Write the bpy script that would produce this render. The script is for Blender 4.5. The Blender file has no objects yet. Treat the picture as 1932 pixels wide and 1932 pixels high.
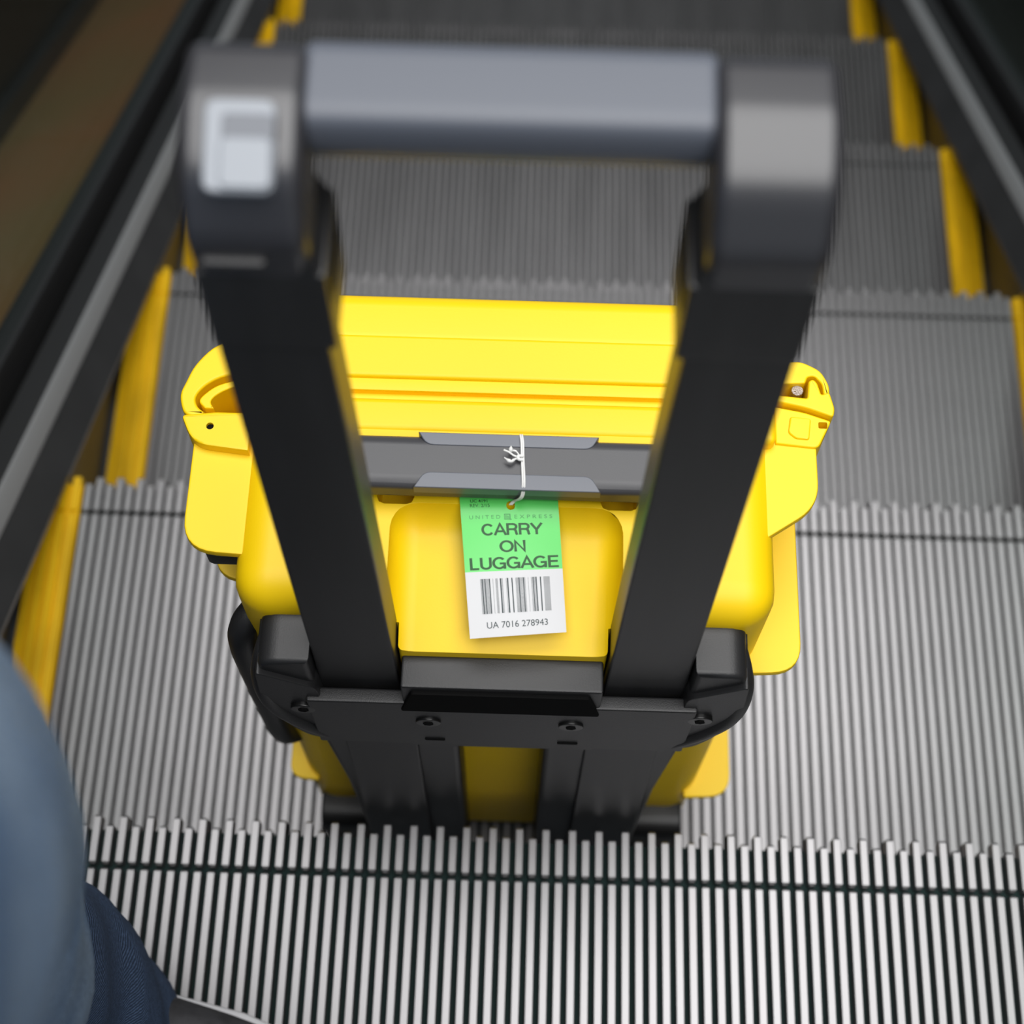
import bpy, bmesh, math, random
from mathutils import Vector, Matrix, noise

# ------------------------------------------------------------------ camera, world, light, exposure
sc = bpy.context.scene
COL = sc.collection
F_PX = 3000.7
PHI, ROLL, YAW, CAM_H = 1.15469, 0.02116, -0.01043, 1.09675


def camera_axes():
    cp, sp = math.cos(PHI), math.sin(PHI)
    f = Vector((math.sin(YAW) * cp, math.cos(YAW) * cp, -sp))
    r = Vector((math.cos(YAW), -math.sin(YAW), 0))
    u = r.cross(f)
    c, s = math.cos(ROLL), math.sin(ROLL)
    return f, c * r + s * u, -s * r + c * u


FWD, RGT, UPV = camera_axes()
cam_data = bpy.data.cameras.new('camera')
cam = bpy.data.objects.new('camera', cam_data)
COL.objects.link(cam)
cam.matrix_world = Matrix(((RGT.x, UPV.x, -FWD.x, 0), (RGT.y, UPV.y, -FWD.y, 0), (RGT.z, UPV.z, -FWD.z, CAM_H), (0, 0, 0, 1)))
cam_data.sensor_fit = 'HORIZONTAL'
cam_data.sensor_width = 24.0
cam_data.lens = 24.0 * F_PX / 1932
cam_data.clip_start = 0.01
cam_data.dof.use_dof = True
cam_data.dof.focus_distance = 0.882
cam_data.dof.aperture_fstop = 3.6
sc.camera = cam

sc.view_settings.view_transform = 'Standard'
sc.view_settings.look = 'None'
sc.view_settings.gamma = 1.0
sc.view_settings.exposure = 0.0
sc.view_settings.use_curve_mapping = False

world = bpy.data.worlds.new('world')
sc.world = world
world.use_nodes = True
wbg = world.node_tree.nodes['Background']
wbg.inputs[0].default_value = (0.80, 0.90, 1.0, 1)
wbg.inputs[1].default_value = 0.32

ld = bpy.data.lights.new('skylight', 'AREA')
ld.shape = 'RECTANGLE'
ld.size, ld.size_y = 3.6, 5.3
ld.energy = 285
ld.color = (1.0, 0.985, 0.97)
skylight = bpy.data.objects.new('skylight', ld)
skylight.location = (0.5, 0.1, 3.9)
COL.objects.link(skylight)

random.seed(4)

# ------------------------------------------------------------------ helpers


def mat(name, col, rough=0.5, metal=0.0, spec=0.5, noise_amt=0.0, noise_scale=40.0, bump=0.0, bump_scale=300.0, stretch=None, col2=None):
    m = bpy.data.materials.new(name)
    m.use_nodes = True
    nt = m.node_tree
    b = nt.nodes['Principled BSDF']
    b.inputs['Base Color'].default_value = (*col, 1)
    b.inputs['Roughness'].default_value = rough
    b.inputs['Metallic'].default_value = metal
    b.inputs['Specular IOR Level'].default_value = spec
    if noise_amt or bump or col2:
        tc = nt.nodes.new('ShaderNodeTexCoord')
        mp = nt.nodes.new('ShaderNodeMapping')
        nt.links.new(tc.outputs['Object'], mp.inputs[0])
        if stretch:
            mp.inputs['Scale'].default_value = stretch
        if noise_amt or col2:
            n = nt.nodes.new('ShaderNodeTexNoise')
            n.inputs['Scale'].default_value = noise_scale
            n.inputs['Detail'].default_value = 4
            nt.links.new(mp.outputs[0], n.inputs['Vector'])
            rp = nt.nodes.new('ShaderNodeValToRGB')
            c2 = col2 or tuple(c * (1 - noise_amt) for c in col)
            rp.color_ramp.elements[0].position = 0.35
            rp.color_ramp.elements[1].position = 0.65
            rp.color_ramp.elements[0].color = (*c2, 1)
            rp.color_ramp.elements[1].color = (*col, 1)
            nt.links.new(n.outputs[0], rp.inputs[0])
            nt.links.new(rp.outputs[0], b.inputs['Base Color'])
        if bump:
            n2 = nt.nodes.new('ShaderNodeTexNoise')
            n2.inputs['Scale'].default_value = bump_scale
            n2.inputs['Detail'].default_value = 3
            nt.links.new(mp.outputs[0], n2.inputs['Vector'])
            bp = nt.nodes.new('ShaderNodeBump')
            bp.inputs['Strength'].default_value = bump
            bp.inputs['Distance'].default_value = 0.001
            nt.links.new(n2.outputs[0], bp.inputs['Height'])
            nt.links.new(bp.outputs[0], b.inputs['Normal'])
    return m


M = {}
M['yellow'] = mat('yellow_plastic', (0.96, 0.635, 0.001), 0.45, spec=0.45, bump=0.04, bump_scale=900)
M['black'] = mat('black_plastic', (0.017, 0.017, 0.018), 0.42, spec=0.5, bump=0.12, bump_scale=1400)
M['bar'] = mat('black_anodised', (0.022, 0.022, 0.023), 0.38, spec=0.5, noise_amt=0.25, noise_scale=60, stretch=(1, 1, 0.1))
M['gloss_black'] = mat('satin_black', (0.026, 0.026, 0.030), 0.34, spec=0.8)
M['grip'] = mat('grey_rubber', (0.085, 0.095, 0.118), 0.42, spec=0.55)
M['button'] = mat('pale_grey_button', (0.25, 0.27, 0.30), 0.35, spec=0.5)
M['button_in'] = mat('button_recess', (0.12, 0.13, 0.15), 0.4)
M['handle'] = mat('charcoal_rubber', (0.055, 0.055, 0.06), 0.40, spec=0.6, bump=0.05, bump_scale=1200)
M['pad'] = mat('slate_pad', (0.12, 0.13, 0.155), 0.36, spec=0.6)
M['rib'] = mat('cast_aluminium', (0.275, 0.270, 0.275), 0.38, metal=0.88, noise_amt=0.18, noise_scale=30, stretch=(1, 0.15, 1))
M['groove'] = mat('dark_groove', (0.010, 0.027, 0.025), 0.7, spec=0.2)  # even dark tone for groove floors and risers
M['safety'] = mat('safety_yellow', (0.84, 0.50, 0.002), 0.5, spec=0.3, noise_amt=0.3, noise_scale=50, stretch=(1, 0.2, 1))
M['skirt'] = mat('skirt_steel', (0.055, 0.056, 0.058), 0.38, metal=0.3, noise_amt=0.2, noise_scale=14)
M['alu'] = mat('satin_aluminium', (0.42, 0.42, 0.42), 0.42, metal=0.6)
M['deck'] = mat('dark_deck', (0.03, 0.03, 0.031), 0.4, metal=0.2)
M['gap'] = mat('black_gap', (0.004, 0.004, 0.004), 0.8, spec=0.1)
M['bronze'] = mat('bronze_panel', (0.40, 0.16, 0.075), 0.45, metal=0.3, col2=(0.26, 0.19, 0.085), noise_scale=1.7)
M['dark_panel'] = mat('dark_panel', (0.012, 0.013, 0.011), 0.5)
M['rail'] = mat('handrail_rubber', (0.012, 0.012, 0.012), 0.35)
M['wall'] = mat('wall_paint', (0.05, 0.042, 0.035), 0.7, noise_amt=0.3, noise_scale=2)
M['ceil'] = mat('soffit_paint', (0.06, 0.06, 0.06), 0.8, noise_amt=0.1, noise_scale=3)
M['tag_green'] = mat('tag_green', (0.11, 0.68, 0.125), 0.30, spec=0.55)
M['tag_white'] = mat('tag_white', (0.68, 0.68, 0.69), 0.4, spec=0.4)
M['ink'] = mat('dark_green_ink', (0.004, 0.075, 0.012), 0.5)
M['ink2'] = mat('grey_green_ink', (0.07, 0.33, 0.10), 0.5)
M['bar_ink'] = mat('barcode_ink', (0.028, 0.045, 0.05), 0.6)
M['string'] = mat('white_elastic', (0.85, 0.85, 0.83), 0.6, bump=0.2, bump_scale=2500)
M['steel'] = mat('knurled_steel', (0.55, 0.5, 0.48), 0.3, metal=1.0, bump=0.9, bump_scale=1500)
M['screw'] = mat('screw_black', (0.012, 0.012, 0.012), 0.3, metal=0.3)
M['tyre'] = mat('wheel_rubber', (0.013, 0.013, 0.013), 0.55)
M['shoe'] = mat('grey_shoe_fabric', (0.045, 0.045, 0.05), 0.8, noise_amt=0.4, noise_scale=90)
M['sole'] = mat('white_sole', (0.62, 0.62, 0.64), 0.6)
M['lace'] = mat('orange_lace', (0.55, 0.16, 0.01), 0.7)


def denim():
    m = bpy.data.materials.new('denim')
    m.use_nodes = True
    nt = m.node_tree
    b = nt.nodes['Principled BSDF']
    b.inputs['Roughness'].default_value = 0.85
    b.inputs['Specular IOR Level'].default_value = 0.2
    tc = nt.nodes.new('ShaderNodeTexCoord')
    n = nt.nodes.new('ShaderNodeTexNoise'); n.inputs['Scale'].default_value = 9; n.inputs['Detail'].default_value = 3
    n2 = nt.nodes.new('ShaderNodeTexNoise'); n2.inputs['Scale'].default_value = 420; n2.inputs['Detail'].default_value = 2
    w = nt.nodes.new('ShaderNodeTexWave'); w.inputs['Scale'].default_value = 330; w.inputs['Distortion'].default_value = 2.0
    w.inputs['Detail'].default_value = 2; w.inputs['Detail Scale'].default_value = 1.5; w.bands_direction = 'DIAGONAL'
    for x in (n, n2, w):
        nt.links.new(tc.outputs['Object'], x.inputs['Vector'])
    rp = nt.nodes.new('ShaderNodeValToRGB')
    rp.color_ramp.elements[0].position = 0.3; rp.color_ramp.elements[0].color = (0.10, 0.19, 0.36, 1)
    rp.color_ramp.elements[1].position = 0.7; rp.color_ramp.elements[1].color = (0.34, 0.44, 0.56, 1)
    nt.links.new(n.outputs[0], rp.inputs[0])
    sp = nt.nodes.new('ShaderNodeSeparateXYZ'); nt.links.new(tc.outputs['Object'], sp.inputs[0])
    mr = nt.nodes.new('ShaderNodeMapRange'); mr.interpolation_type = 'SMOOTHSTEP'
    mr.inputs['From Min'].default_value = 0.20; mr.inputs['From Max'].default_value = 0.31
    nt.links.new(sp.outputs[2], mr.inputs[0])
    leg_shade = nt.nodes.new('ShaderNodeMix'); leg_shade.data_type = 'RGBA'
    leg_shade.inputs[6].default_value = (0.045, 0.072, 0.130, 1)  # thigh's shadow on the lower leg, painted into the denim colour
    nt.links.new(mr.outputs[0], leg_shade.inputs[0]); nt.links.new(rp.outputs[0], leg_shade.inputs[7])
    mx = nt.nodes.new('ShaderNodeMix'); mx.data_type = 'RGBA'; mx.blend_type = 'OVERLAY'; mx.inputs[0].default_value = 0.55
    nt.links.new(leg_shade.outputs[2], mx.inputs[6])
    ad = nt.nodes.new('ShaderNodeMath'); ad.operation = 'MULTIPLY'
    nt.links.new(n2.outputs[0], ad.inputs[0]); nt.links.new(w.outputs[1], ad.inputs[1])
    sc2 = nt.nodes.new('ShaderNodeMath'); sc2.operation = 'MULTIPLY'; sc2.inputs[1].default_value = 1.9
    nt.links.new(ad.outputs[0], sc2.inputs[0])
    nt.links.new(sc2.outputs[0], mx.inputs[7])
    nt.links.new(mx.outputs[2], b.inputs['Base Color'])
    bp = nt.nodes.new('ShaderNodeBump'); bp.inputs['Strength'].default_value = 0.35; bp.inputs['Distance'].default_value = 0.0008
    nt.links.new(ad.outputs[0], bp.inputs['Height']); nt.links.new(bp.outputs[0], b.inputs['Normal'])
    return m


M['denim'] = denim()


def glass():
    m = bpy.data.materials.new('balustrade_glass')
    m.use_nodes = True
    nt = m.node_tree
    nt.nodes.remove(nt.nodes['Principled BSDF'])
    tr = nt.nodes.new('ShaderNodeBsdfTransparent'); tr.inputs[0].default_value = (0.80, 0.84, 0.82, 1)
    gl = nt.nodes.new('ShaderNodeBsdfGlossy'); gl.inputs['Roughness'].default_value = 0.03
    mx = nt.nodes.new('ShaderNodeMixShader')
    mx.inputs[0].default_value = 0.05
    nt.links.new(tr.outputs[0], mx.inputs[1]); nt.links.new(gl.outputs[0], mx.inputs[2])
    nt.links.new(mx.outputs[0], nt.nodes['Material Output'].inputs[0])
    return m


M['glass'] = glass()


def empty(name, loc, label=None, cat=None, group=None):
    o = bpy.data.objects.new(name, None)
    o.empty_display_size = 0.05
    o.location = loc
    COL.objects.link(o)
    return tag(o, label, cat, group)


def tag(o, label=None, cat=None, group=None, kind=None):
    for k, v in (('label', label), ('category', cat), ('group', group), ('kind', kind)):
        if v:
            o[k] = v
    return o


def wloc(o):
    p = Vector((0, 0, 0))
    while o:
        p += o.location
        o = o.parent
    return p


def obj(name, src, material, parent=None, smooth=38, wn=True):
    """src: bmesh in world coordinates -> one mesh object, kept in place under its parent."""
    me = bpy.data.meshes.new(name)
    bmesh.ops.recalc_face_normals(src, faces=src.faces)
    if parent:
        bmesh.ops.translate(src, verts=src.verts, vec=-wloc(parent))
    src.to_mesh(me)
    src.free()
    mats = material if isinstance(material, (list, tuple)) else [material]
    for m in mats:
        me.materials.append(M[m])
    if smooth:
        me.shade_smooth()
        me.set_sharp_from_angle(angle=math.radians(smooth))
    o = bpy.data.objects.new(name, me)
    COL.objects.link(o)
    if parent:
        o.parent = parent
    if wn and smooth:
        md = o.modifiers.new('wn', 'WEIGHTED_NORMAL')
        md.keep_sharp = True
    return o


def join(bm, other):
    me = bpy.data.meshes.new('tmp')
    other.to_mesh(me)
    other.free()
    bm.from_mesh(me)
    bpy.data.meshes.remove(me)
    return bm


def box(x0, x1, y0, y1, z0, z1, bev=0.0, seg=3, bm=None):
    b = bmesh.new()
    bmesh.ops.create_cube(b, size=1)
    for v in b.verts:
        v.co = Vector((x0 + (v.co.x + .5) * (x1 - x0), y0 + (v.co.y + .5) * (y1 - y0), z0 + (v.co.z + .5) * (z1 - z0)))
    if bev:
        bmesh.ops.bevel(b, geom=list(b.edges), offset=bev, segments=seg, profile=0.5, affect='EDGES')
    return join(bm, b) if bm is not None else b


def prism(pts, axis, a0, a1, bev=0.0, seg=2, bm=None):
    """closed polygon extruded along an axis. pts are (u,v): axis x -> (y,z), y -> (x,z), z -> (x,y)."""
    b = bmesh.new()

    def mk(p, a):
        return {'x': (a, p[0], p[1]), 'y': (p[0], a, p[1]), 'z': (p[0], p[1], a)}[axis]
    lo = [b.verts.new(mk(p, a0)) for p in pts]
    hi = [b.verts.new(mk(p, a1)) for p in pts]
    n = len(pts)
    f0 = b.faces.new(lo)
    f1 = b.faces.new(hi[::-1])
    for i in range(n):
        b.faces.new((lo[i], hi[i], hi[(i + 1) % n], lo[(i + 1) % n]))
    bmesh.ops.recalc_face_normals(b, faces=b.faces)
    if bev:
        es = [e for e in b.edges if f0 in e.link_faces or f1 in e.link_faces]
        bmesh.ops.bevel(b, geom=es, offset=bev, segments=seg, profile=0.5, affect='EDGES')
    return join(bm, b) if bm is not None else b


def rounded(poly, r, seg=5):
    """round the corners of a polygon; r is one radius or a list."""
    out = []
    n = len(poly)
    for i, p in enumerate(poly):
        rr = r[i] if isinstance(r, (list, tuple)) else r
        p = Vector(p); a = Vector(poly[i - 1]) - p; c = Vector(poly[(i + 1) % n]) - p
        rr = min(rr, a.length * .49, c.length * .49)
        if rr <= 0:
            out.append(tuple(p)); continue
        A = p + a.normalized() * rr; C = p + c.normalized() * rr
        for k in range(seg + 1):
            t = k / seg
            q = A * (1 - t) ** 2 + p * 2 * t * (1 - t) + C * t * t
            out.append(tuple(q))
    return out


def tube(pts, r, n=10, bm=None, cap=True):
    b = bmesh.new()
    pts = [Vector(p) for p in pts]
    rings = []
    up = None
    for i, p in enumerate(pts):
        d = (pts[min(i + 1, len(pts) - 1)] - pts[max(i - 1, 0)]).normalized()
        if up is None:
            up = d.orthogonal().normalized()
        up = (up - d * up.dot(d)).normalized()
        s = d.cross(up)
        rr = r[i] if isinstance(r, (list, tuple)) else r
        rings.append([b.verts.new(p + (up * math.cos(2 * math.pi * k / n) + s * math.sin(2 * math.pi * k / n)) * rr) for k in range(n)])
    for a, c in zip(rings, rings[1:]):
        for k in range(n):
            b.faces.new((a[k], a[(k + 1) % n], c[(k + 1) % n], c[k]))
    if cap:
        b.faces.new(rings[0][::-1]); b.faces.new(rings[-1])
    return join(bm, b) if bm is not None else b


def cyl(p0, p1, r, n=20, bm=None, bev=0.0):
    b = tube([p0, p1], r, n)
    if bev:
        es = [e for e in b.edges if any(len(f.verts) > 4 for f in e.link_faces)]
        bmesh.ops.bevel(b, geom=es, offset=bev, segments=2, profile=0.5, affect='EDGES')
    return join(bm, b) if bm is not None else b


def smooth_path(ctrl, n=8):
    """Catmull-Rom through control points."""
    P = [Vector(c) for c in ctrl]
    P = [P[0] * 2 - P[1]] + P + [P[-1] * 2 - P[-2]]
    out = []
    for i in range(1, len(P) - 2):
        for k in range(n):
            t = k / n
            out.append(0.5 * ((2 * P[i]) + (-P[i - 1] + P[i + 1]) * t + (2 * P[i - 1] - 5 * P[i] + 4 * P[i + 1] - P[i + 2]) * t * t + (-P[i - 1] + 3 * P[i] - 3 * P[i + 1] + P[i + 2]) * t ** 3))
    out.append(P[-2])
    return out


def boolean(bm, cutters, bev=0.0, op='DIFFERENCE'):
    """subtract cutter bmeshes, give back a bmesh (bevel on new sharp edges)."""
    me = bpy.data.meshes.new('b'); bmesh.ops.recalc_face_normals(bm, faces=bm.faces); bm.to_mesh(me); bm.free()
    o = bpy.data.objects.new('b', me); COL.objects.link(o)
    tmp = []
    for c in cutters:
        bmesh.ops.recalc_face_normals(c, faces=c.faces)
        cm = bpy.data.meshes.new('c'); c.to_mesh(cm); c.free()
        co = bpy.data.objects.new('c', cm); COL.objects.link(co); tmp.append(co)
        md = o.modifiers.new('bool', 'BOOLEAN'); md.operation = op; md.object = co; md.solver = 'EXACT'
    if bev:
        md = o.modifiers.new('bev', 'BEVEL'); md.width = bev; md.segments = 3; md.limit_method = 'ANGLE'; md.angle_limit = math.radians(40)
    dg = bpy.context.evaluated_depsgraph_get()
    ev = o.evaluated_get(dg)
    em = ev.to_mesh()
    out = bmesh.new(); out.from_mesh(em)
    ev.to_mesh_clear()
    for t in tmp + [o]:
        d = t.data
        bpy.data.objects.remove(t); bpy.data.meshes.remove(d)
    return out


# ------------------------------------------------------------------ escalator
RUN, RISE = 0.3508, 0.2025
YN = 0.2109 + 0.035            # front edge of the near tread (height zero)
PITCH = 0.00915
XL, XR = -0.3905, 0.5345        # field of grey ribs
SL, SR = -0.4315, 0.5755        # step ends
SLOPE = RISE / RUN
NR = 101
RW_NEAR, RW_FAR = 0.0059, 0.0072  # rib width: wider on steps beyond, standing in for bright groove reflections


def rib_bm(x, tip, back=-0.385, w=RW_FAR, h=0.0105, gap=0.0014):
    """one rib: long rear piece and short front piece, with rounded ends; y relative to step front edge."""
    b = bmesh.new()
    for y0, y1 in ((back, -0.035 - gap / 2), (-0.035 + gap / 2, tip)):
        c, e = 0.0007, 0.0016
        sec = [(-w / 2, -h), (-w / 2 + 0.0002, -c), (-w / 2 + c, 0), (w / 2 - c, 0), (w / 2 - 0.0002, -c), (w / 2, -h)]
        rings = []
        for y, dz, k in ((y0, -0.0018, 0.72), (y0 + e, 0, 1), (y1 - e, 0, 1), (y1, -0.0018, 0.72)):
            rings.append([b.verts.new((x + px * k, y, pz + (dz if pz > -h else 0))) for px, pz in sec])
        for a, d in zip(rings, rings[1:]):
            for i in range(5):
                b.faces.new((a[i], a[i + 1], d[i + 1], d[i]))
        b.faces.new(rings[0]); b.faces.new(rings[-1][::-1])
    return b


def mesh_from(bm, name, m):
    bmesh.ops.recalc_face_normals(bm, faces=bm.faces)
    me = bpy.data.meshes.new(name); bm.to_mesh(me); bm.free(); me.materials.append(M[m])
    return me


RIB = {(k, t): mesh_from(rib_bm(0, -0.0065 * (1 - t), w=RW_NEAR if k == 0 else RW_FAR, gap=0.0024 if k == 0 else 0.0014), 'rib', 'rib') for k in (0, 1) for t in (0, 1)}

STEP_LABEL = {
    -1: 'ribbed metal escalator step above and behind the standing person',
    0: 'ribbed metal escalator step that the person in jeans stands on',
    1: 'ribbed metal escalator step that the yellow wheeled case stands on',
    2: 'ribbed metal escalator step next below the one holding the yellow case',
    3: 'ribbed metal escalator step two below the one holding the yellow case',
    4: 'ribbed metal escalator step three below the one holding the yellow case',
    5: 'ribbed metal escalator step four below the one holding the yellow case',
    6: 'ribbed metal escalator step five below the one holding the yellow case',
    7: 'ribbed metal escalator step six below the one holding the yellow case',
}


def yellow_rib_bm(x0, x1):
    b = bmesh.new()
    n = 4
    p = (x1 - x0) / n
    for i in range(n):
        xc = x0 + (i + .5) * p
        join(b, rib_bm(xc, 0.0 if i % 2 else -0.0065, w=p * 0.80))
    return b


def make_step(k):
    y, z = YN + RUN * k, -RISE * k
    t = empty('escalator_step', (0, y, z), STEP_LABEL[k], 'escalator step', 'escalator steps')
    # groove floor
    obj('tread_plate', box(SL, SR, y - 0.40, y - 0.0085, z - 0.022, z - 0.0102), 'groove', t, smooth=0)
    # curved riser under the front edge
    prof = []
    for i in range(9):
        a = i / 8
        prof.append((y - 0.010 - 0.050 * a ** 1.6, z - 0.012 - 0.192 * a))
    prof += [(p[0] - 0.008, p[1]) for p in prof[::-1]]
    obj('riser', prism(prof, 'x', SL, SR), 'groove', t, smooth=50)
    if k in (0, 1, 2):
        for i in range(NR):
            o = bpy.data.objects.new('rib', RIB[min(k, 1), i % 2])
            o.location = (XL + (i + .5) * PITCH, 0, 0)
            COL.objects.link(o); o.parent = t
    else:
        b = bmesh.new()
        for i in range(NR):
            r = rib_bm(XL + (i + .5) * PITCH, 0.0 if i % 2 else -0.0065)
            join(b, r)
        bmesh.ops.translate(b, verts=b.verts, vec=(0, y, z))
        tag(obj('ribs', b, 'rib', t, smooth=0), kind='stuff')
    for x0, x1 in ((SL, XL - 0.002), (XR + 0.002, SR)):
        b = yellow_rib_bm(x0, x1)
        join(b, box(x0, x1, -0.385, -0.008, -0.0101, -0.0030))
        bmesh.ops.translate(b, verts=b.verts, vec=(0, y, z))
        tag(obj('demarcation_strip', b, 'safety', t, smooth=0), 'yellow painted safety strip along the step end')
    return t


STEPS = {k: make_step(k) for k in range(-1, 8)}

Y0, Y1 = -1.0, 3.6               # extent of the balustrades


def zline(y, h):
    return h - SLOPE * (y - YN)


def sloped(prof, bm=None):
    """profile of (x, height above the step noses) swept along the incline."""
    b = bmesh.new()
    lo = [b.verts.new((x, Y0, zline(Y0, h))) for x, h in prof]
    hi = [b.verts.new((x, Y1, zline(Y1, h))) for x, h in prof]
    n = len(prof)
    b.faces.new(lo); b.faces.new(hi[::-1])
    for i in range(n):
        b.faces.new((lo[i], hi[i], hi[(i + 1) % n], lo[(i + 1) % n]))
    return join(bm, b) if bm is not None else b


def balustrade(side, label):
    s = -1 if side == 'left' else 1
    x0 = -0.4355 if s < 0 else 0.5795

    def P(*pts):
        return [(x0 + s * dx, h) for dx, h in pts]
    t = empty('balustrade', (x0, 1.2, zline(1.2, -0.3)), label, 'balustrade', 'escalator balustrades')
    obj('skirt_panel', sloped(P((0, -0.42), (0, 0.040), (0.012, 0.040), (0.012, -0.42))), 'skirt', t)
    obj('deflector', sloped(P((-0.0340, 0.006), (-0.0345, 0.012), (-0.0170, 0.050), (0.006, 0.050), (0.006, 0.006))), 'skirt', t, smooth=25)
    obj('skirt_rail', sloped(P((-0.0170, 0.049), (-0.0175, 0.053), (-0.0075, 0.0665), (-0.0055, 0.0672), (-0.004, 0.066), (-0.004, 0.049))), 'alu', t, smooth=60)
    obj('inner_deck', sloped(P((-0.0052, 0.0668), (0.020, 0.0640), (0.020, 0.050), (-0.0052, 0.050))), 'deck', t)
    obj('channel', sloped(P((0.018, 0.054), (0.040, 0.054), (0.040, 0.035), (0.018, 0.035))), 'gap', t)
    obj('glass_clamp', sloped(P((0.0335, 0.054), (0.0325, 0.093), (0.054, 0.093), (0.054, 0.046))), 'deck', t)
    obj('glass_panel', sloped(P((0.038, 0.091), (0.038, 0.90), (0.048, 0.90), (0.048, 0.091))), 'glass', t, smooth=0)
    obj('handrail', sloped([(x0 + s * 0.045 + 0.040 * math.cos(a * math.pi / 8), 0.925 + 0.026 * math.sin(a * math.pi / 8)) for a in range(16)]), 'rail', t, smooth=60)
    obj('outer_deck', sloped(P((0.054, 0.060), (0.265, -0.035), (0.265, -0.06), (0.054, 0.03))), 'bronze' if s < 0 else 'dark_panel', t)
    obj('cladding', sloped([(x0 + s * 0.268, -0.45), (x0 + s * 0.276, 0.55), (x0 + s * 0.30, 0.55), (x0 + s * 0.30, -0.45)]), 'dark_panel', t)
    obj('base_trim', sloped([(x0 + s * 0.255, -0.032), (x0 + s * 0.257, 0.004), (x0 + s * 0.272, 0.004), (x0 + s * 0.272, -0.032)]), 'deck', t)
    return t


balustrade('left', 'escalator balustrade beside the person in jeans, grey skirt and bronze deck')
balustrade('right', 'escalator balustrade across the steps from the person in jeans')


# room around the escalator
tag(obj('wall_left', box(-2.4, -2.3, -2.5, 5.0, -3.0, 3.0), 'wall', smooth=0), kind='structure')
tag(obj('wall_right', box(2.4, 2.5, -2.5, 5.0, -3.0, 3.0), 'wall', smooth=0), kind='structure')
tag(obj('added_soffit', prism([(3.3, 4.0), (3.3, 3.85), (6.0, 1.9), (6.0, 2.05)], 'x', -2.4, 2.5), 'ceil', smooth=0), kind='structure')  # unseen sloped slab, added dark to dim reflections in the lower steps
tag(obj('floor', box(-2.4, 2.5, 2.9, 6.5, -2.6, -2.5), 'wall', smooth=0), kind='structure')

# ------------------------------------------------------------------ wheeled hard case
XC = -0.0062
ZT = 0.320
FLOOR = -RISE
HALF = 0.1445
case = empty('wheeled_case', (XC, 0.37, FLOOR), 'bright yellow hard plastic wheeled case with black pull handle raised', 'suitcase')


def cx(a):
    return XC + a


# base shell with finger scoop and handle pockets
Z0 = -0.186
base = box(cx(-HALF), cx(HALF), 0.288, 0.4096, Z0, ZT, 0.020, 6)
base = boolean(base, [box(cx(-0.0560), cx(0.0560), 0.2745, 0.310, 0.10, 0.3020, 0.002, 3)], op='UNION')
scoop = box(cx(-0.0620), cx(0.0620), 0.2400, 0.348, 0.2965, ZT + 0.05, 0.015, 6)
# shear the scoop floor so that it falls gently towards the back
for v in scoop.verts:
    if v.co.z < ZT:
        v.co.z += (v.co.y - 0.305) * 0.32
pk = [box(cx(-0.070), cx(-0.050), 0.346, 0.366, 0.300, 0.36, 0.004, 2), box(cx(0.050), cx(0.070), 0.346, 0.366, 0.300, 0.36, 0.004, 2)]
under = box(cx(-0.072), cx(0.072), 0.3555, 0.380, 0.306, 0.36, 0.006, 2)
base_bm = boolean(base, [scoop] + pk + [under], bev=0.0022)
base_o = obj('base_shell', base_bm, 'yellow', case, smooth=45)
obj('base_rim', box(cx(-HALF - 0.0012), cx(HALF + 0.0012), 0.389, 0.4098, Z0 - 0.0012, ZT + 0.0012, 0.004, 3), 'yellow', case)
obj('seal_lip', box(cx(-HALF - 0.001), cx(HALF + 0.001), 0.405, 0.4225, Z0, ZT - 0.0055, 0.003, 2), 'yellow', case)
obj('lid_lip', box(cx(-HALF), cx(HALF), 0.4150, 0.4235, Z0, ZT - 0.0012, 0.0015, 2), 'yellow', case)
obj('lid_rim', box(cx(-HALF - 0.0012), cx(HALF + 0.0012), 0.4225, 0.4490, Z0 - 0.0012, ZT + 0.0012, 0.0022, 3), 'yellow', case)
obj('lid_shell', box(cx(-HALF), cx(HALF), 0.4400, 0.4790, Z0, ZT + 0.0004, 0.011, 5), 'yellow', case)


def fin(side, zt, y0, y1, xo, r, th=0.006, name='side_fin'):
    """horizontal plastic fin on a side wall; rounded corner towards the back."""
    s = -1 if side == 'left' else 1
    a, b_ = cx(s * (HALF - 0.010)), cx(s * xo)
    poly = rounded([(a, y1), (b_, y1), (b_, y0 + 0.002), (a, y0)], [0, 0.002, r, 0], 7)
    return obj(name, prism(poly, 'z', zt - th, zt, 0.0014, 2), 'yellow', case)


# fins of the latch side
fin('left', 0.312, 0.317, 0.400, 0.1735, 0.026)
fin('left', 0.236, 0.331, 0.400, 0.1700, 0.022)
fin('left', -0.052, 0.288, 0.400, 0.1560, 0.020)
# fins of the hinge side
poly = rounded([(cx(HALF - 0.012), 0.400), (cx(0.1690), 0.400), (cx(0.1690), 0.3560), (cx(HALF - 0.012), 0.3310)], [0, 0.002, 0.014, 0], 7)
obj('side_fin', prism(poly, 'z', 0.306, 0.312, 0.0014, 2), 'yellow', case)
fin('right', 0.235, 0.285, 0.400, 0.1700, 0.030)
fin('right', -0.062, 0.286, 0.400, 0.1690, 0.034)

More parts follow.
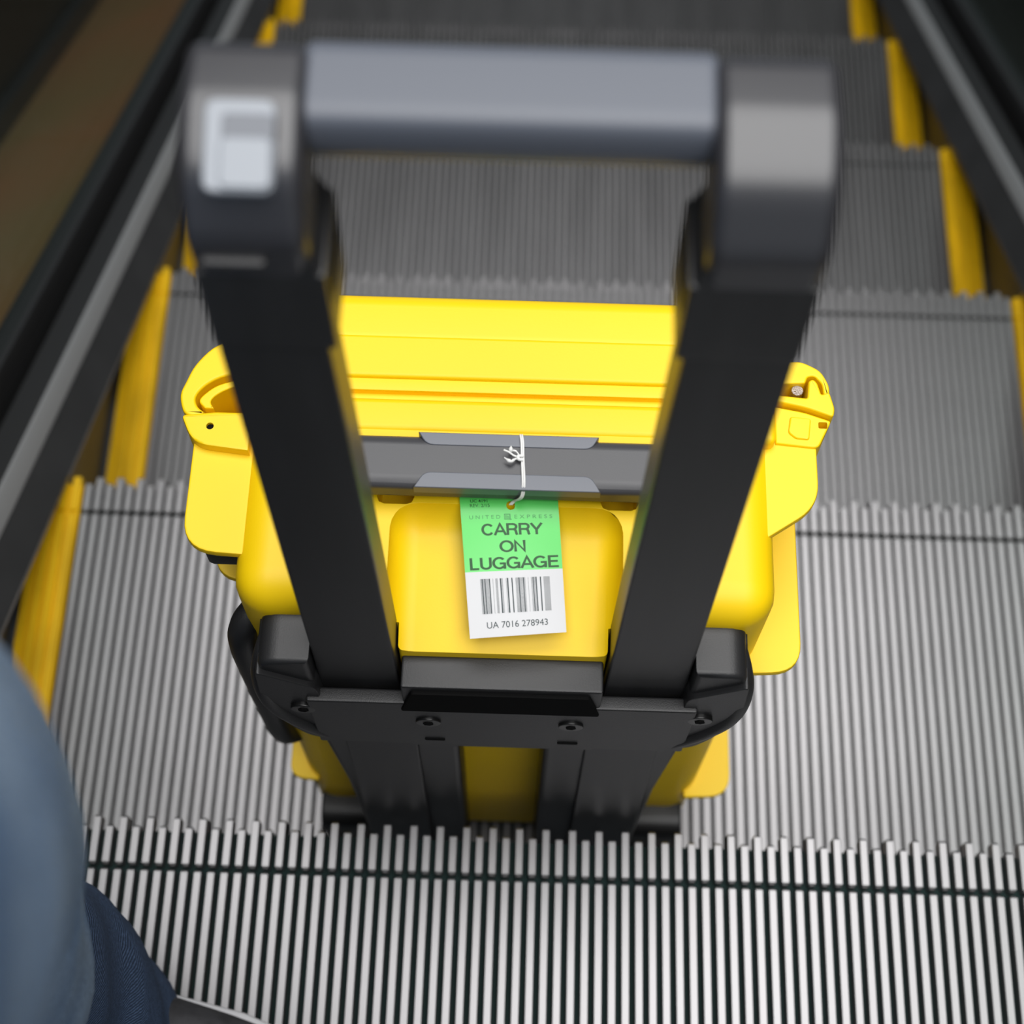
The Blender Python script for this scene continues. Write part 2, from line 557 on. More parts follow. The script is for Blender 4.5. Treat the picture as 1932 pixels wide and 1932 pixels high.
# latch on the left side: hook over the rim, block with rivet hole
lp = [(-0.1640, 0.4460), (-0.1745, 0.4400), (-0.1830, 0.4290), (-0.1872, 0.4180), (-0.1893, 0.4100), (-0.1872, 0.4010), (-0.1840, 0.3975),
      (-0.1790, 0.3968), (-0.1745, 0.3990), (-0.1790, 0.4030), (-0.1805, 0.4090), (-0.1760, 0.4160), (-0.1680, 0.4215), (-0.1580, 0.4245), (-0.1470, 0.4255), (-0.1470, 0.4490), (-0.1540, 0.4492)]
lp = [(p.x, p.y) for p in smooth_path([(x, y, 0) for x, y in lp[:14]], 4)] + lp[14:]
latch = obj('latch', prism(lp, 'z', 0.215, 0.3165, 0.0016, 2), 'yellow', case, smooth=50)
ip = [(-0.1750, 0.4025), (-0.1785, 0.4065), (-0.1770, 0.4105), (-0.1700, 0.4168), (-0.1600, 0.4205), (-0.1490, 0.4220),
      (-0.1490, 0.4190), (-0.1600, 0.4165), (-0.1685, 0.4118), (-0.1722, 0.4070), (-0.1700, 0.4025)]
ip = [(p.x, p.y) for p in smooth_path([(x, y, 0) for x, y in ip[:6]], 4)] + [(p.x, p.y) for p in smooth_path([(x, y, 0) for x, y in ip[6:]], 4)]
obj('latch_tongue', prism(ip, 'z', 0.220, 0.3150, 0.0010, 2), 'yellow', latch, smooth=50)
bp = rounded([(-0.1870, 0.3965), (-0.1790, 0.3790), (-0.1480, 0.3755), (-0.1480, 0.3990), (-0.1680, 0.3990)], [0.003, 0.012, 0, 0.002, 0.002], 6)
blk = prism(bp, 'z', 0.228, 0.3185, 0.0016, 2)
blk = boolean(blk, [cyl((-0.1703, 0.3898, 0.30), (-0.1703, 0.3898, 0.33), 0.0021)])
lb = obj('latch_block', blk, 'yellow', case, smooth=45)
obj('rivet', cyl((-0.1703, 0.3898, 0.290), (-0.1703, 0.3898, 0.3165), 0.0021, 16), 'gap', lb)
# lower latch and block
lp2 = [(x, y) for x, y in lp]
obj('latch', prism(lp2, 'z', -0.120, -0.020, 0.0016, 2), 'yellow', case, smooth=50)

# hinge on the right side with knurled pin
hp = rounded([(0.1400, 0.4420), (0.1560, 0.4430), (0.1665, 0.4375), (0.1712, 0.4280), (0.1705, 0.4200), (0.1675, 0.4220), (0.1668, 0.4290), (0.1625, 0.4340),
              (0.1590, 0.4330), (0.1575, 0.4290), (0.1400, 0.4280)], [0, 0.004, 0.004, 0.004, 0.002, 0.001, 0.002, 0.002, 0.001, 0.001, 0], 4)
hinge = obj('hinge_leaf', prism(hp, 'z', 0.238, 0.3160, 0.0012, 2), 'yellow', case, smooth=50)
hp2 = rounded([(0.1400, 0.4205), (0.1580, 0.4190), (0.1592, 0.4300), (0.1618, 0.4312), (0.1640, 0.4290), (0.1660, 0.4215), (0.1705, 0.4235), (0.1730, 0.4130), (0.1720, 0.4075), (0.1570, 0.4130), (0.1400, 0.4165)],
              [0, 0.001, 0.002, 0.002, 0.002, 0.001, 0.002, 0.002, 0.002, 0.004, 0], 4)
knuckle = obj('hinge_knuckle', prism(hp2, 'z', 0.236, 0.3175, 0.0012, 2), 'yellow', case, smooth=50)
hb = rounded([(0.1400, 0.4150), (0.1570, 0.4120), (0.1715, 0.4070), (0.1635, 0.3900), (0.1400, 0.3920)], [0, 0.003, 0.002, 0.003, 0], 4)
blk = prism(hb, 'z', 0.240, 0.3138, 0.0012, 2)
blk = boolean(blk, [box(0.1640, 0.1690, 0.4020, 0.4060, 0.300, 0.33, 0.0008, 2)])
hblk = obj('hinge_block', blk, 'yellow', case, smooth=45)
obj('hinge_pad', prism(rounded([(0.1485, 0.4085), (0.1600, 0.4075), (0.1585, 0.3945), (0.1510, 0.3950), (0.1470, 0.3985)], 0.0015, 3), 'z', 0.309, 0.3152, 0.0010, 2), 'yellow', hblk, smooth=45)
tag(obj('hinge_pin', cyl((0.1535, 0.4260, 0.24), (0.1535, 0.4260, 0.3130), 0.0034, 20, bev=0.0006), 'steel', knuckle), 'knurled steel hinge pin')

# black carry handle on the left side wall
sh = smooth_path([(cx(-0.138), 0.306, 0.262), (cx(-0.145), 0.298, 0.256), (cx(-0.1480), 0.2935, 0.238), (cx(-0.1480), 0.2920, 0.190), (cx(-0.1480), 0.2920, 0.120), (cx(-0.1470), 0.2930, 0.060), (cx(-0.140), 0.300, 0.040)], 6)
obj('handle_bracket', box(cx(-0.1650), cx(-0.140), 0.3240, 0.3420, 0.2760, 0.3000, 0.004, 2), 'black', case)
tag(obj('side_handle', tube(sh, 0.0085, 14), 'black', case, smooth=60), 'black side carry handle')

# top carry handle
hprof = rounded([(0.3475, 0.3255), (0.3475, 0.3375), (0.3520, 0.3400), (0.3740, 0.3400), (0.3785, 0.3370), (0.3785, 0.3255)], [0.003, 0.003, 0.004, 0.004, 0.003, 0.003], 4)
toph = obj('carry_handle', prism(hprof, 'x', cx(-0.092), cx(0.092), 0.002, 2), 'handle', case, smooth=50)
for pts in (rounded([(-0.0545, 0.3792), (0.0415, 0.3792), (0.0375, 0.3718), (-0.0500, 0.3718)], [0, 0, 0.004, 0.004], 4),
            rounded([(-0.0555, 0.3468), (0.0425, 0.3468), (0.0375, 0.3560), (-0.0505, 0.3560)], [0, 0, 0.004, 0.004], 4)):
    b = prism(pts, 'z', 0.3330, 0.3406, 0.0006, 2)
    tag(obj('grip_pad', b, 'pad', toph, smooth=45), 'smooth slate grey grip pad')
obj('handle_pivot', cyl((cx(-0.094), 0.363, 0.330), (cx(-0.080), 0.363, 0.330), 0.009, 20), 'black', toph)
obj('handle_pivot', cyl((cx(0.080), 0.363, 0.330), (cx(0.094), 0.363, 0.330), 0.009, 20), 'black', toph)

# trolley bars
ZB0, ZB1 = 0.236, 0.640


def bar_y(z):
    return 0.2668 + (z - 0.25) * 0.032


def lean(bm):
    for v in bm.verts:
        v.co.y += (v.co.z - 0.25) * 0.032
    return bm


BI, BO, BD = 0.0620, 0.1010, 0.0225
bars = []
for s in (-1, 1):
    b = lean(box(min(cx(s * BI), cx(s * BO)), max(cx(s * BI), cx(s * BO)), 0.2668, 0.2668 + BD, ZB0, ZB1, 0.0018, 2))
    for v in b.verts:
        inner = abs(v.co.x - cx(s * BI)) < abs(v.co.x - cx(s * BO))
        v.co.x += s * ((-0.0055 + (v.co.z - 0.25) * 0.0162) if inner else (v.co.z - 0.25) * 0.004)
    bar = obj('trolley_bar', b, 'bar', case)
    bars.append(bar)
    # collar where the bar meets the grip
    c = lean(box(min(cx(s * 0.0590), cx(s * 0.1030)), max(cx(s * 0.0590), cx(s * 0.1030)), 0.2655, 0.2655 + 0.036, 0.606, 0.652, 0.002, 2))
    join(c, lean(prism(rounded([(cx(s * 0.0590), 0.630), (cx(s * 0.0590), 0.648), (cx(s * 0.0690), 0.670), (cx(s * 0.0760), 0.670), (cx(s * 0.0760), 0.630)], [0, 0.004, 0.004, 0.001, 0], 4), 'y', 0.2660, 0.2655 + 0.036, 0.002, 2)))
    obj('collar', c, 'bar', bar)

# grip with its two elbows
GY, GZ = 0.3225, 0.6850
grip_pts = []
gp = rounded([(GY - 0.0130, GZ - 0.012), (GY - 0.0165, GZ - 0.002), (GY - 0.0150, GZ + 0.0120), (GY + 0.0165, GZ + 0.0135), (GY + 0.0185, GZ - 0.002), (GY + 0.014, GZ - 0.012)], [0.007, 0.006, 0.008, 0.008, 0.006, 0.007], 6)
grip = tag(obj('trolley_grip', prism(gp, 'x', cx(-0.0665), cx(0.0655), 0.004, 3), 'grip', case, smooth=60), 'grey rubber hand grip of the pull handle')
for s in (-1, 1):
    ep = rounded([(0.2800, 0.630), (0.2775, 0.672), (0.2900, 0.6935), (0.3100, 0.7010), (GY + 0.012, GZ + 0.0150), (GY + 0.0190, GZ), (GY + 0.012, GZ - 0.015), (0.3100, 0.668), (0.3060, 0.630)],
                 [0, 0.006, 0.010, 0.006, 0.006, 0.009, 0.006, 0.006, 0], 5)
    a, c = cx(s * 0.0635), cx(s * 0.1030)
    elbow = obj('elbow', prism(ep, 'x', min(a, c), max(a, c), 0.005, 3), 'gloss_black', grip, smooth=60)
    if s < 0:
        # release button lying on the slope of the elbow: frame plus raised key
        o0 = Vector((0, 0.2868, 0.6925)); d = Vector((0, 0.0215, 0.0085)).normalized(); nrm = Vector((0, -d.z, d.y))

        def on(u, v, w):
            return o0 + d * v + nrm * w + Vector((cx(u), 0, 0))

        def plate(u0, u1, v0, v1, w0, w1, bev, r=0.004):
            b = prism(rounded([(u0, v0), (u1, v0), (u1, v1), (u0, v1)], r, 4), 'z', w0, w1, bev, 2)
            for v in b.verts:
                v.co = on(v.co.x, v.co.y, v.co.z)
            return b
        tag(obj('button_frame', plate(-0.0935, -0.0715, -0.0045, 0.0245, -0.003, 0.0022, 0.0010), 'button', grip, smooth=50), 'pale grey release button')
        obj('button_recess', plate(-0.0880, -0.0715, 0.0110, 0.0200, -0.001, 0.0026, 0.0005, 0.002), 'button_in', grip, smooth=50)
        obj('button_key', plate(-0.0885, -0.0722, -0.0035, 0.0125, -0.001, 0.0034, 0.0010, 0.003), 'button', grip, smooth=50)
        obj('elbow_ridge', box(cx(-0.0985), cx(-0.0770), 0.2745, 0.2800, 0.6600, 0.6640, 0.0018, 2), 'black', grip)

# black housing of the trolley on the back of the case
hs = bmesh.new()
box(cx(-0.0545), cx(0.0545), 0.2565, 0.2750, 0.165, 0.2800, 0.0016, 2, hs)
box(cx(-0.1080), cx(0.1080), 0.2555, 0.2640, 0.172, 0.2530, 0.0015, 2, hs)
box(cx(-0.1080), cx(0.1080), 0.2600, 0.2900, 0.172, 0.2380, 0.0015, 2, hs)
for s in (-1, 1):
    a, c = cx(s * 0.1020), cx(s * 0.1300)
    p = rounded([(a, 0.196), (a, 0.3010), (c, 0.3010), (c, 0.215), (cx(s * 0.118), 0.190)], [0, 0, 0.012, 0.010, 0.004], 6)
    join(hs, prism(p, 'y', 0.2610, 0.2960, 0.0035, 3))
    p = rounded([(cx(s * 0.0960), 0.168), (cx(s * 0.1010), 0.268), (cx(s * 0.1310), 0.292), (cx(s * 0.1345), 0.238), (cx(s * 0.1230), 0.192), (cx(s * 0.1130), 0.172)], [0.003, 0.006, 0.004, 0.020, 0.014, 0.008], 6)
    join(hs, prism(p, 'y', 0.2580, 0.3050, 0.0010, 2))
    tube(smooth_path([(cx(s * 0.1240), 0.2850, 0.292), (cx(s * 0.1290), 0.2700, 0.284), (cx(s * 0.1320), 0.2640, 0.262), (cx(s * 0.1295), 0.2610, 0.232), (cx(s * 0.1190), 0.2600, 0.206), (cx(s * 0.1060), 0.2600, 0.186), (cx(s * 0.0980), 0.2610, 0.174)], 6), 0.0052, 12, hs)
# shallow recess in the middle of the front
housing = obj('trolley_housing', hs, 'black', case, smooth=42)
tag(obj('housing_ledge', prism(rounded([(cx(-0.0490), 0.2745), (cx(-0.0560), 0.2430), (cx(0.0545), 0.2430), (cx(0.0475), 0.2745)], 0.002, 3), 'y', 0.2542, 0.2600, 0.0008, 2), 'gap', housing), 'recessed black ledge')
for s in (-1, 1):
    lg = prism([(cx(s * 0.0255), 0.176), (cx(s * 0.1080), 0.176), (cx(s * 0.1010), 0.060), (cx(s * 0.0965), -0.190), (cx(s * 0.0255), -0.190)], 'y', 0.2590, 0.2890, 0.004, 3)
    obj('bar_channel', lg, 'black', case, smooth=42)
    obj('channel_ridge', lean(box(min(cx(s * 0.050), cx(s * 0.094)), max(cx(s * 0.050), cx(s * 0.094)), 0.2600, 0.2640, -0.13, 0.200, 0.0018, 2)), 'black', case)
for x, z in ((-0.0415, 0.2215), (0.0395, 0.2215), (-0.1110, 0.2360), (0.1110, 0.2360)):
    y = 0.2555 if abs(x) < 0.1 else 0.2570
    sc_o = obj('screw', cyl((cx(x), y - 0.0016, z), (cx(x), y + 0.004, z), 0.0072, 20, bev=0.0008), 'screw', housing)
    obj('socket', cyl((cx(x), y - 0.0021, z), (cx(x), y + 0.004, z), 0.0030, 6), 'gap', sc_o)
for x in (-0.0390, 0.0390):
    obj('slot', box(cx(x - 0.006), cx(x + 0.006), 0.2546, 0.2570, 0.1835, 0.1860, 0.0005, 1), 'gap', housing)
# wheels
for s in (-1, 1):
    wx = s * 0.1150
    w = obj('wheel', cyl((cx(wx - 0.014), 0.294, FLOOR + 0.0325), (cx(wx + 0.014), 0.294, FLOOR + 0.0325), 0.0325, 32, bev=0.004), 'tyre', case, smooth=50)
    obj('hub', cyl((cx(wx - 0.0152), 0.294, FLOOR + 0.0325), (cx(wx + 0.0152), 0.294, FLOOR + 0.0325), 0.013, 20), 'screw', w)
    obj('wheel_arch', prism(rounded([(0.266, -0.160), (0.266, -0.100), (0.330, -0.100), (0.330, -0.160)], [0.004, 0.016, 0.016, 0.004], 5), 'x', min(cx(wx - 0.022 * s), cx(wx + 0.022 * s)), max(cx(wx - 0.022 * s), cx(wx + 0.022 * s)), 0.003, 2), 'black', case, smooth=45)
    obj('foot', box(min(cx(s * 0.095), cx(s * 0.125)), max(cx(s * 0.095), cx(s * 0.125)), 0.425, 0.465, FLOOR + 0.0004, -0.176, 0.004, 2), 'black', case)

# ------------------------------------------------------------------ luggage tag
TL, TR = Vector((-0.0330, 0.3600, 0.3260)), Vector((0.0196, 0.3618, 0.3260))
BL, BR = Vector((-0.0236, 0.2768, 0.3035)), Vector((0.0271, 0.2822, 0.3035))


def tagpt(u, v, w=0.0):
    p = (TL * (1 - u) + TR * u) * (1 - v) + (BL * (1 - u) + BR * u) * v
    n = (TR - TL).cross(BL - TL).normalized()
    if n.z < 0:
        n = -n
    # gentle bow, and the top edge bends down under the handle
    w -= 0.0042 * max(0.0, 1 - v / 0.26) ** 2
    return p + n * (w + 0.0022 * math.sin(math.pi * v) + 0.0006 * math.sin(math.pi * u))


# v in the layout below counts from the visible top of the card (0) to its bottom (1)
VTOP = 0.095


def vv(v):
    return VTOP + v * (1 - VTOP)


luggage_tag = empty('luggage_tag', (TL + BR) / 2 + Vector((0, 0, -0.004)), 'green and white paper carry-on luggage tag hanging from the top handle', 'luggage tag')


def warp(bm):
    for v in bm.verts:
        v.co = tagpt(v.co.x, v.co.y, v.co.z)
    return bm


def card_part(v0, v1, name, m, hole=None):
    b = bmesh.new()
    nu, nv = 14, max(4, int((v1 - v0) * 30))
    th = 0.00025
    grid = {}
    hu, hv, ru, rv = hole or (9, 9, 0, 0)
    for i in range(nu + 1):
        for j in range(nv + 1):
            grid[i, j] = b.verts.new((i / nu, v0 + (v1 - v0) * j / nv, 0))
    for i in range(nu):
        for j in range(nv):
            b.faces.new((grid[i, j], grid[i + 1, j], grid[i + 1, j + 1], grid[i, j + 1]))
    if hole:
        # cut a round hole
        us = [i / nu for i in range(nu + 1)]; vs = [v0 + (v1 - v0) * j / nv for j in range(nv + 1)]
        ua = max(u for u in us if u < hu - ru * 1.15); ub = min(u for u in us if u > hu + ru * 1.15)
        va = max(v for v in vs if v < hv - rv * 1.15); vb = min(v for v in vs if v > hv + rv * 1.15)
        kill = [f for f in b.faces if ua - 1e-6 < f.calc_center_median().x < ub + 1e-6 and va - 1e-6 < f.calc_center_median().y < vb + 1e-6]
        bmesh.ops.delete(b, geom=kill, context='FACES')
        outer = [v for v in b.verts if ua - 1e-6 <= v.co.x <= ub + 1e-6 and va - 1e-6 <= v.co.y <= vb + 1e-6]
        outer = [v for v in outer if v.is_valid]
        mid = Vector((hu, hv))
        outer.sort(key=lambda v: math.atan2((v.co.y - mid.y) / rv, (v.co.x - mid.x) / ru))
        inner = []
        for v in outer:
            a = math.atan2((v.co.y - mid.y) / rv, (v.co.x - mid.x) / ru)
            inner.append(b.verts.new((hu + ru * math.cos(a), hv + rv * math.sin(a), 0)))
        n = len(outer)
        for i in range(n):
            b.faces.new((outer[i], outer[(i + 1) % n], inner[(i + 1) % n], inner[i]))
    bmesh.ops.recalc_face_normals(b, faces=b.faces)
    r = bmesh.ops.extrude_face_region(b, geom=list(b.faces))
    for v in r['geom']:
        if isinstance(v, bmesh.types.BMVert):
            v.co.z -= th
    return obj(name, warp(b), m, luggage_tag, smooth=45, wn=False)


card_part(0.0, vv(0.554), 'green_panel', 'tag_green', hole=(0.515, vv(0.098), 0.046, 0.030))
card_part(vv(0.554), 1.0, 'white_panel', 'tag_white')


def lettering(name, text, u0, u1, va, vb, m, w=0.00012, bold=0.0):
    """text fitted to a rectangle of the card."""
    cu = bpy.data.curves.new('t', 'FONT')
    cu.body = text
    cu.size = 1
    cu.offset = bold
    cu.resolution_u = 4
    o = bpy.data.objects.new('t', cu); COL.objects.link(o)
    dg = bpy.context.evaluated_depsgraph_get()
    me = bpy.data.meshes.new_from_object(o.evaluated_get(dg))
    bpy.data.objects.remove(o); bpy.data.curves.remove(cu)
    b = bmesh.new(); b.from_mesh(me); bpy.data.meshes.remove(me)
    xs = [v.co.x for v in b.verts]; ys = [v.co.y for v in b.verts]
    x0, x1, y0, y1 = min(xs), max(xs), min(ys), max(ys)
    for v in b.verts:
        u = u0 + (v.co.x - x0) / (x1 - x0) * (u1 - u0)
        q = vb + (v.co.y - y0) / (y1 - y0) * (va - vb)
        v.co = tagpt(u, vv(q), w)
    return obj(name, b, m, luggage_tag, smooth=0)



def arc(x, y, rx, ry, a0, a1, n=18):
    return [(x + rx * math.cos(math.radians(a0 + (a1 - a0) * k / n)), y + ry * math.sin(math.radians(a0 + (a1 - a0) * k / n))) for k in range(n + 1)]


# grotesque capitals as strokes in a box of height 1: (advance, strokes)
GLYPH = {
    'C': (0.80, [arc(0.40, 0.5, 0.33, 0.44, 38, 322)]),
    'A': (0.76, [[(0.03, 0), (0.38, 0.97), (0.73, 0)], [(0.16, 0.33), (0.60, 0.33)]]),
    'R': (0.78, [[(0.10, 0), (0.10, 0.94), (0.44, 0.94)] + arc(0.44, 0.715, 0.21, 0.225, 88, -88, 12) + [(0.10, 0.49)], [(0.46, 0.49), (0.58, 0.42), (0.62, 0.28), (0.64, 0.10), (0.69, 0)]]),
    'Y': (0.74, [[(0.03, 1), (0.37, 0.42), (0.71, 1)], [(0.37, 0.46), (0.37, 0)]]),
    'O': (0.86, [arc(0.43, 0.5, 0.36, 0.44, 0, 360, 32)]),
    'N': (0.78, [[(0.11, 0), (0.11, 0.94), (0.66, 0.06), (0.66, 1)]]),
    'L': (0.62, [[(0.11, 1), (0.11, 0.06), (0.58, 0.06)]]),
    'U': (0.78, [[(0.11, 1), (0.11, 0.36)] + arc(0.385, 0.34, 0.275, 0.28, 180, 360, 16) + [(0.66, 1)]]),
    'G': (0.86, [arc(0.42, 0.5, 0.35, 0.44, 42, 318), [(0.44, 0.46), (0.735, 0.46), (0.735, 0)]]),
    'E': (0.70, [[(0.66, 0.94), (0.11, 0.94), (0.11, 0.06), (0.67, 0.06)], [(0.11, 0.52), (0.62, 0.52)]]),
}


def stroke_lettering(text, u0, u1, va, vb, m, wt=0.165):
    """stroke-drawn capitals fitted to a rectangle of the card."""
    total = sum(GLYPH[c][0] for c in text)
    b = bmesh.new()
    x0 = 0.0
    w = 0.00012
    for c in text:
        adv, strokes = GLYPH[c]
        for st in strokes:
            pts = [Vector(p) for p in st]
            closed = (pts[0] - pts[-1]).length < 1e-4
            L = []
            for i, p in enumerate(pts):
                a = pts[i - 1] if i else (pts[-2] if closed else p)
                d = pts[i + 1] if i + 1 < len(pts) else (pts[1] if closed else p)
                d0 = (p - a).normalized() if (p - a).length > 1e-9 else (d - p).normalized()
                d1 = (d - p).normalized() if (d - p).length > 1e-9 else d0
                n0 = Vector((-d0.y, d0.x)); n1 = Vector((-d1.y, d1.x))
                mt = (n0 + n1)
                mt = mt.normalized() if mt.length > 1e-6 else n0
                k = wt / 2 / max(0.45, mt.dot(n0))
                L.append((p + mt * k, p - mt * k))
            vs = []
            for q in L:
                row = []
                for pt in q:
                    u = u0 + (x0 + pt.x) / total * (u1 - u0)
                    row.append(b.verts.new(tagpt(u, vv(vb + pt.y * (va - vb)), w)))
                vs.append(row)
            for r0, r1 in zip(vs, vs[1:]):
                b.faces.new((r0[0], r0[1], r1[1], r1[0]))
            w += 0.000004
        x0 += adv
    return obj('lettering', b, m, luggage_tag, smooth=0)


stroke_lettering('CARRY', 0.200, 0.820, 0.226, 0.306, 'ink')
stroke_lettering('ON', 0.372, 0.645, 0.345, 0.424, 'ink')
stroke_lettering('LUGGAGE', 0.050, 0.970, 0.459, 0.540, 'ink')
lettering('lettering', 'U N I T E D', 0.085, 0.400, 0.166, 0.191, 'ink2')
lettering('lettering', 'E X P R E S S', 0.545, 0.930, 0.166, 0.192, 'ink2')
lettering('lettering', 'UC 4191', 0.105, 0.280, 0.052, 0.074, 'ink', bold=0.01)
lettering('lettering', 'REV. 2/15', 0.100, 0.300, 0.084, 0.107, 'ink')
lettering('lettering', 'UA 7016 278943', 0.185, 0.815, 0.897, 0.941, 'bar_ink')
# square emblem between the two words: tilted globe lines in a box
lg = bmesh.new()


def quad(b, u0, u1, v0, v1, w=0.00012):
    vs = [b.verts.new(tagpt(u, vv(v), w)) for u, v in ((u0, v0), (u1, v0), (u1, v1), (u0, v1))]
    b.faces.new(vs)


quad(lg, 0.440, 0.505, 0.158, 0.163); quad(lg, 0.440, 0.505, 0.193, 0.198); quad(lg, 0.440, 0.447, 0.158, 0.198); quad(lg, 0.494, 0.505, 0.158, 0.200)
for i in range(4):
    quad(lg, 0.451 + i * 0.011, 0.457 + i * 0.011, 0.166 + 0.002 * i, 0.191)
quad(lg, 0.500, 0.515, 0.194, 0.199)
obj('emblem', lg, 'ink2', luggage_tag, smooth=0)
# bar code
bc = bmesh.new()
U0, U1, V0, V1 = 0.148, 0.862, 0.604, 0.842
dark = [(300, 322), (352, 372), (438, 460), (650, 675), (786, 812), (872, 894), (1008, 1030), (1094, 1114), (1283, 1302), (1338, 1360), (1422, 1444)]
fine = [(270, 298, 3), (326, 350, 2), (376, 434, 5), (508, 520, 1), (562, 608, 4), (680, 706, 2), (760, 784, 1), (950, 1004, 5), (1034, 1090, 4), (1118, 1140, 2), (1190, 1200, 1), (1250, 1280, 2), (1306, 1334, 2), (1490, 1612, 11)]


def bu(x):
    return U0 + (x - 270) / (1612 - 270) * (U1 - U0)


for a, c in dark:
    quad(bc, bu(a), bu(c), V0, V1)
for a, c, n in fine:
    p = (c - a) / n
    for i in range(n):
        x = a + p * (i + 0.3)
        quad(bc, bu(x), bu(x + min(p * 0.42, 5.5)), V0, V1)
obj('barcode', bc, 'bar_ink', luggage_tag, smooth=0)

# white elastic loop round the handle, tied with a knot
hole_p = tagpt(0.515, vv(0.088), 0.0006)
sx = 0.0012
es = bmesh.new()
for d in (-0.00052, 0.00052):
    path = smooth_path([(sx - 0.002 + d, 0.3815, 0.3290), (sx - 0.0012 + d, 0.3806, 0.3370), (sx - 0.0010 + d, 0.3780, 0.3410), (sx - 0.0004 + d, 0.3735, 0.3420), (sx + d, 0.3650, 0.3414),
                        (sx + 0.0006 + d, 0.3560, 0.3416), (sx + 0.0009 + d, 0.3500, 0.3412), (sx + 0.0006 + d, 0.3460, 0.3370), (sx - 0.0008 + d, 0.3452, 0.3330),
                        (hole_p.x + 0.002 + d, hole_p.y + 0.0012, hole_p.z + 0.0012), (hole_p.x + d, hole_p.y, hole_p.z - 0.001)], 6)
    tube(path, 0.00052, 8, es)
loop = tag(obj('elastic_loop', es, 'string', luggage_tag, smooth=60), 'white elastic string looped round the black handle')
kb = bmesh.new()
kx, ky, kz = sx - 0.0017, 0.3648, 0.3424
tube(smooth_path([(kx + 0.002, ky + 0.0012, kz - 0.0004), (kx - 0.0006, ky + 0.0004, kz + 0.0008), (kx - 0.0004, ky - 0.0012, kz + 0.0006), (kx + 0.0016, ky - 0.0012, kz - 0.0002)], 5), 0.0009, 8, kb)
tube(smooth_path([(kx, ky, kz), (kx - 0.0030, ky + 0.0008, kz + 0.0006), (kx - 0.0056, ky + 0.0022, kz + 0.0016), (kx - 0.0084, ky + 0.0030, kz + 0.0024)], 5), 0.00055, 7, kb)
tube(smooth_path([(kx, ky, kz), (kx - 0.0026, ky - 0.0014, kz + 0.0004), (kx - 0.0046, ky - 0.0030, kz + 0.0012), (kx - 0.0080, ky - 0.0008, kz + 0.0012)], 5), [0.00055] * 6 + [0.0008] * 5 + [0.0012, 0.001, 0.0006, 0.0004, 0.0003], 7, kb)
tube(smooth_path([(kx, ky + 0.0012, kz), (kx - 0.0020, ky + 0.0034, kz + 0.0006), (kx - 0.0044, ky + 0.0036, kz + 0.0012), (kx - 0.0046, ky + 0.0058, kz + 0.0016)], 5), [0.0004] * 5 + [0.0006] * 4 + [0.0010, 0.0013, 0.0014, 0.0012, 0.0009, 0.0005, 0.0003], 7, kb)
obj('knot', kb, 'string', loop, smooth=60)

# ------------------------------------------------------------------ person in jeans standing on the near step
person = empty('person', (-0.27, 0.05, 0.0), 'person in faded blue jeans and a grey shoe standing on a step', 'person')


def loft(rings, n=40, seed=0.0):
    b = bmesh.new()
    R = []
    ctrl = [Vector((r[0], r[1], r[2])) for r in rings]
    rad = [Vector((r[3], r[4], 0)) for r in rings]
    cs = smooth_path(ctrl, 8); rs = smooth_path(rad, 8)
    for c, q in zip(cs, rs):
        row = []
        for k in range(n):
            a = 2 * math.pi * k / n
            p = Vector((c.x + q.x * math.cos(a), c.y + q.y * math.sin(a), c.z))
            nz = noise.noise(Vector((p.x * 9, p.y * 9, p.z * 16 + seed))) * 0.006 + noise.noise(Vector((p.x * 22, p.y * 22, p.z * 40 + seed))) * 0.0025
            row.append(b.verts.new(p + Vector((math.cos(a), math.sin(a), 0)) * nz))
        R.append(row)
    for a, c in zip(R, R[1:]):
        for k in range(n):
            b.faces.new((a[k], a[(k + 1) % n], c[(k + 1) % n], c[k]))
    b.faces.new(R[0]); b.faces.new(R[-1][::-1])
    bmesh.ops.recalc_face_normals(b, faces=b.faces)
    return b


front = [(-0.160, -0.060, 0.94, 0.098, 0.105), (-0.198, 0.040, 0.75, 0.099, 0.102), (-0.230, 0.090, 0.60, 0.095, 0.097), (-0.249, 0.106, 0.50, 0.090, 0.090), (-0.268, 0.106, 0.42, 0.089, 0.089),
         (-0.286, 0.100, 0.34, 0.091, 0.092), (-0.2900, 0.096, 0.285, 0.088, 0.090), (-0.2880, 0.094, 0.235, 0.068, 0.074), (-0.2820, 0.100, 0.17, 0.066, 0.078), (-0.2800, 0.100, 0.11, 0.070, 0.080), (-0.2810, 0.088, 0.05, 0.075, 0.080), (-0.2815, 0.082, 0.025, 0.077, 0.082)]
rear = [(-0.090, -0.200, 0.94, 0.10, 0.11), (-0.110, -0.215, 0.75, 0.095, 0.10), (-0.140, -0.225, 0.50, 0.080, 0.082), (-0.150, -0.240, 0.42, 0.078, 0.082), (-0.150, -0.255, 0.30, 0.074, 0.078), (-0.150, -0.260, 0.235, 0.074, 0.078)]
hips = [(-0.135, -0.150, 1.04, 0.150, 0.110), (-0.135, -0.150, 0.98, 0.170, 0.125), (-0.135, -0.145, 0.90, 0.180, 0.140), (-0.135, -0.135, 0.84, 0.165, 0.130)]
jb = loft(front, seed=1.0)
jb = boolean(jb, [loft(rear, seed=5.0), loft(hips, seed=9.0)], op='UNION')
jeans = tag(obj('jeans', jb, 'denim', person, smooth=70, wn=False), 'faded blue denim jeans')


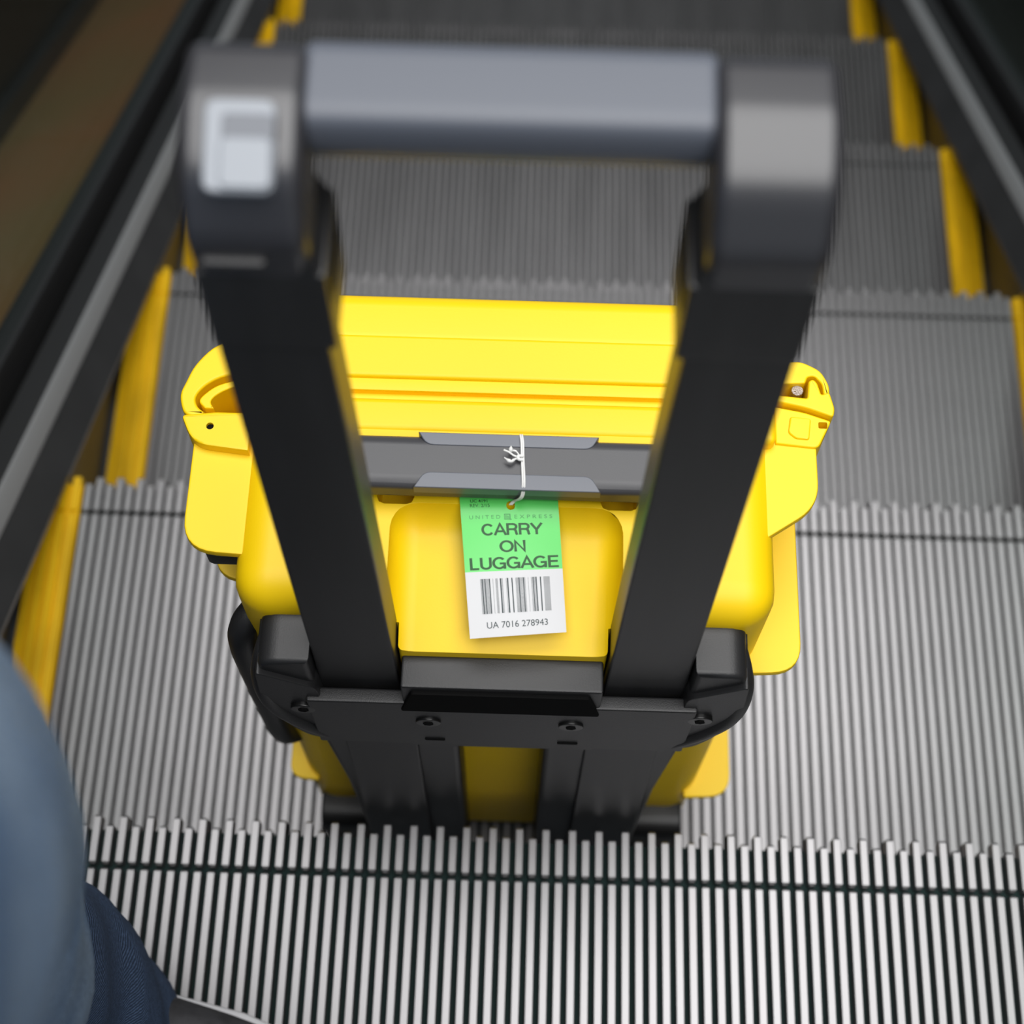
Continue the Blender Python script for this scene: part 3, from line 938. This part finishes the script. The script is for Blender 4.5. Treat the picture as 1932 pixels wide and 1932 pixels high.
def shoe(px, py, pz, ang, name='shoe'):
    """low shoe: sole outline, upper, laces. ang is the pointing direction, origin at the heel."""
    c, s = math.cos(ang), math.sin(ang)
    out = [(0.000, 0.030), (0.050, 0.036), (0.110, 0.037), (0.170, 0.047), (0.220, 0.048), (0.255, 0.036), (0.268, 0.012), (0.268, -0.010), (0.255, -0.032), (0.220, -0.046), (0.170, -0.045), (0.110, -0.034), (0.050, -0.034), (0.000, -0.030), (-0.014, -0.016), (-0.014, 0.016)]

    def tr(p):
        return (px + p[0] * c - p[1] * s, py + p[0] * s + p[1] * c)
    up = bmesh.new()
    rings = []
    for z, k, dx in ((0.020, 0.985, 0), (0.036, 0.97, 0.001), (0.055, 0.84, 0.006), (0.072, 0.62, 0.012)):
        ring = []
        for p in out:
            top = max(0.0, 1 - max(0, p[0] - 0.10) / 0.24)
            x = 0.12 + (p[0] - 0.12) * (1 - (1 - k) * 0.75)
            zz = 0.020 + (z - 0.020) * (0.30 + 0.70 * top)
            q = tr((x - dx * 0.5, p[1] * k))
            ring.append(up.verts.new((q[0], q[1], pz + zz)))
        rings.append(ring)
    n = len(out)
    for a, d in zip(rings, rings[1:]):
        for k in range(n):
            up.faces.new((a[k], a[(k + 1) % n], d[(k + 1) % n], d[k]))
    up.faces.new(rings[0][::-1]); up.faces.new(rings[-1])
    so = obj(name, up, 'shoe', person, smooth=70, wn=False)
    md = so.modifiers.new('sub', 'SUBSURF'); md.levels = 2; md.render_levels = 2
    obj('sole', prism([tr(p) for p in [(q[0] * 1.012, q[1] * 1.035) for q in out]], 'z', pz + 0.0003, pz + 0.023, 0.003, 2), 'sole', so, smooth=60)
    lb_ = bmesh.new()
    for i in range(4):
        x = 0.095 + i * 0.022
        zt = 0.072 - i * 0.0075
        tube([tr((x, -0.022)) + (pz + zt - 0.004,), tr((x + 0.004, 0)) + (pz + zt + 0.004,), tr((x, 0.022)) + (pz + zt - 0.004,)], 0.0024, 8, lb_)
    tag(obj('laces', lb_, 'lace', so, smooth=60), 'orange laces')
    return so


shoe(-0.345, 0.1340, 0.0, math.radians(-22))
shoe(-0.170, -0.290, RISE, math.radians(35))
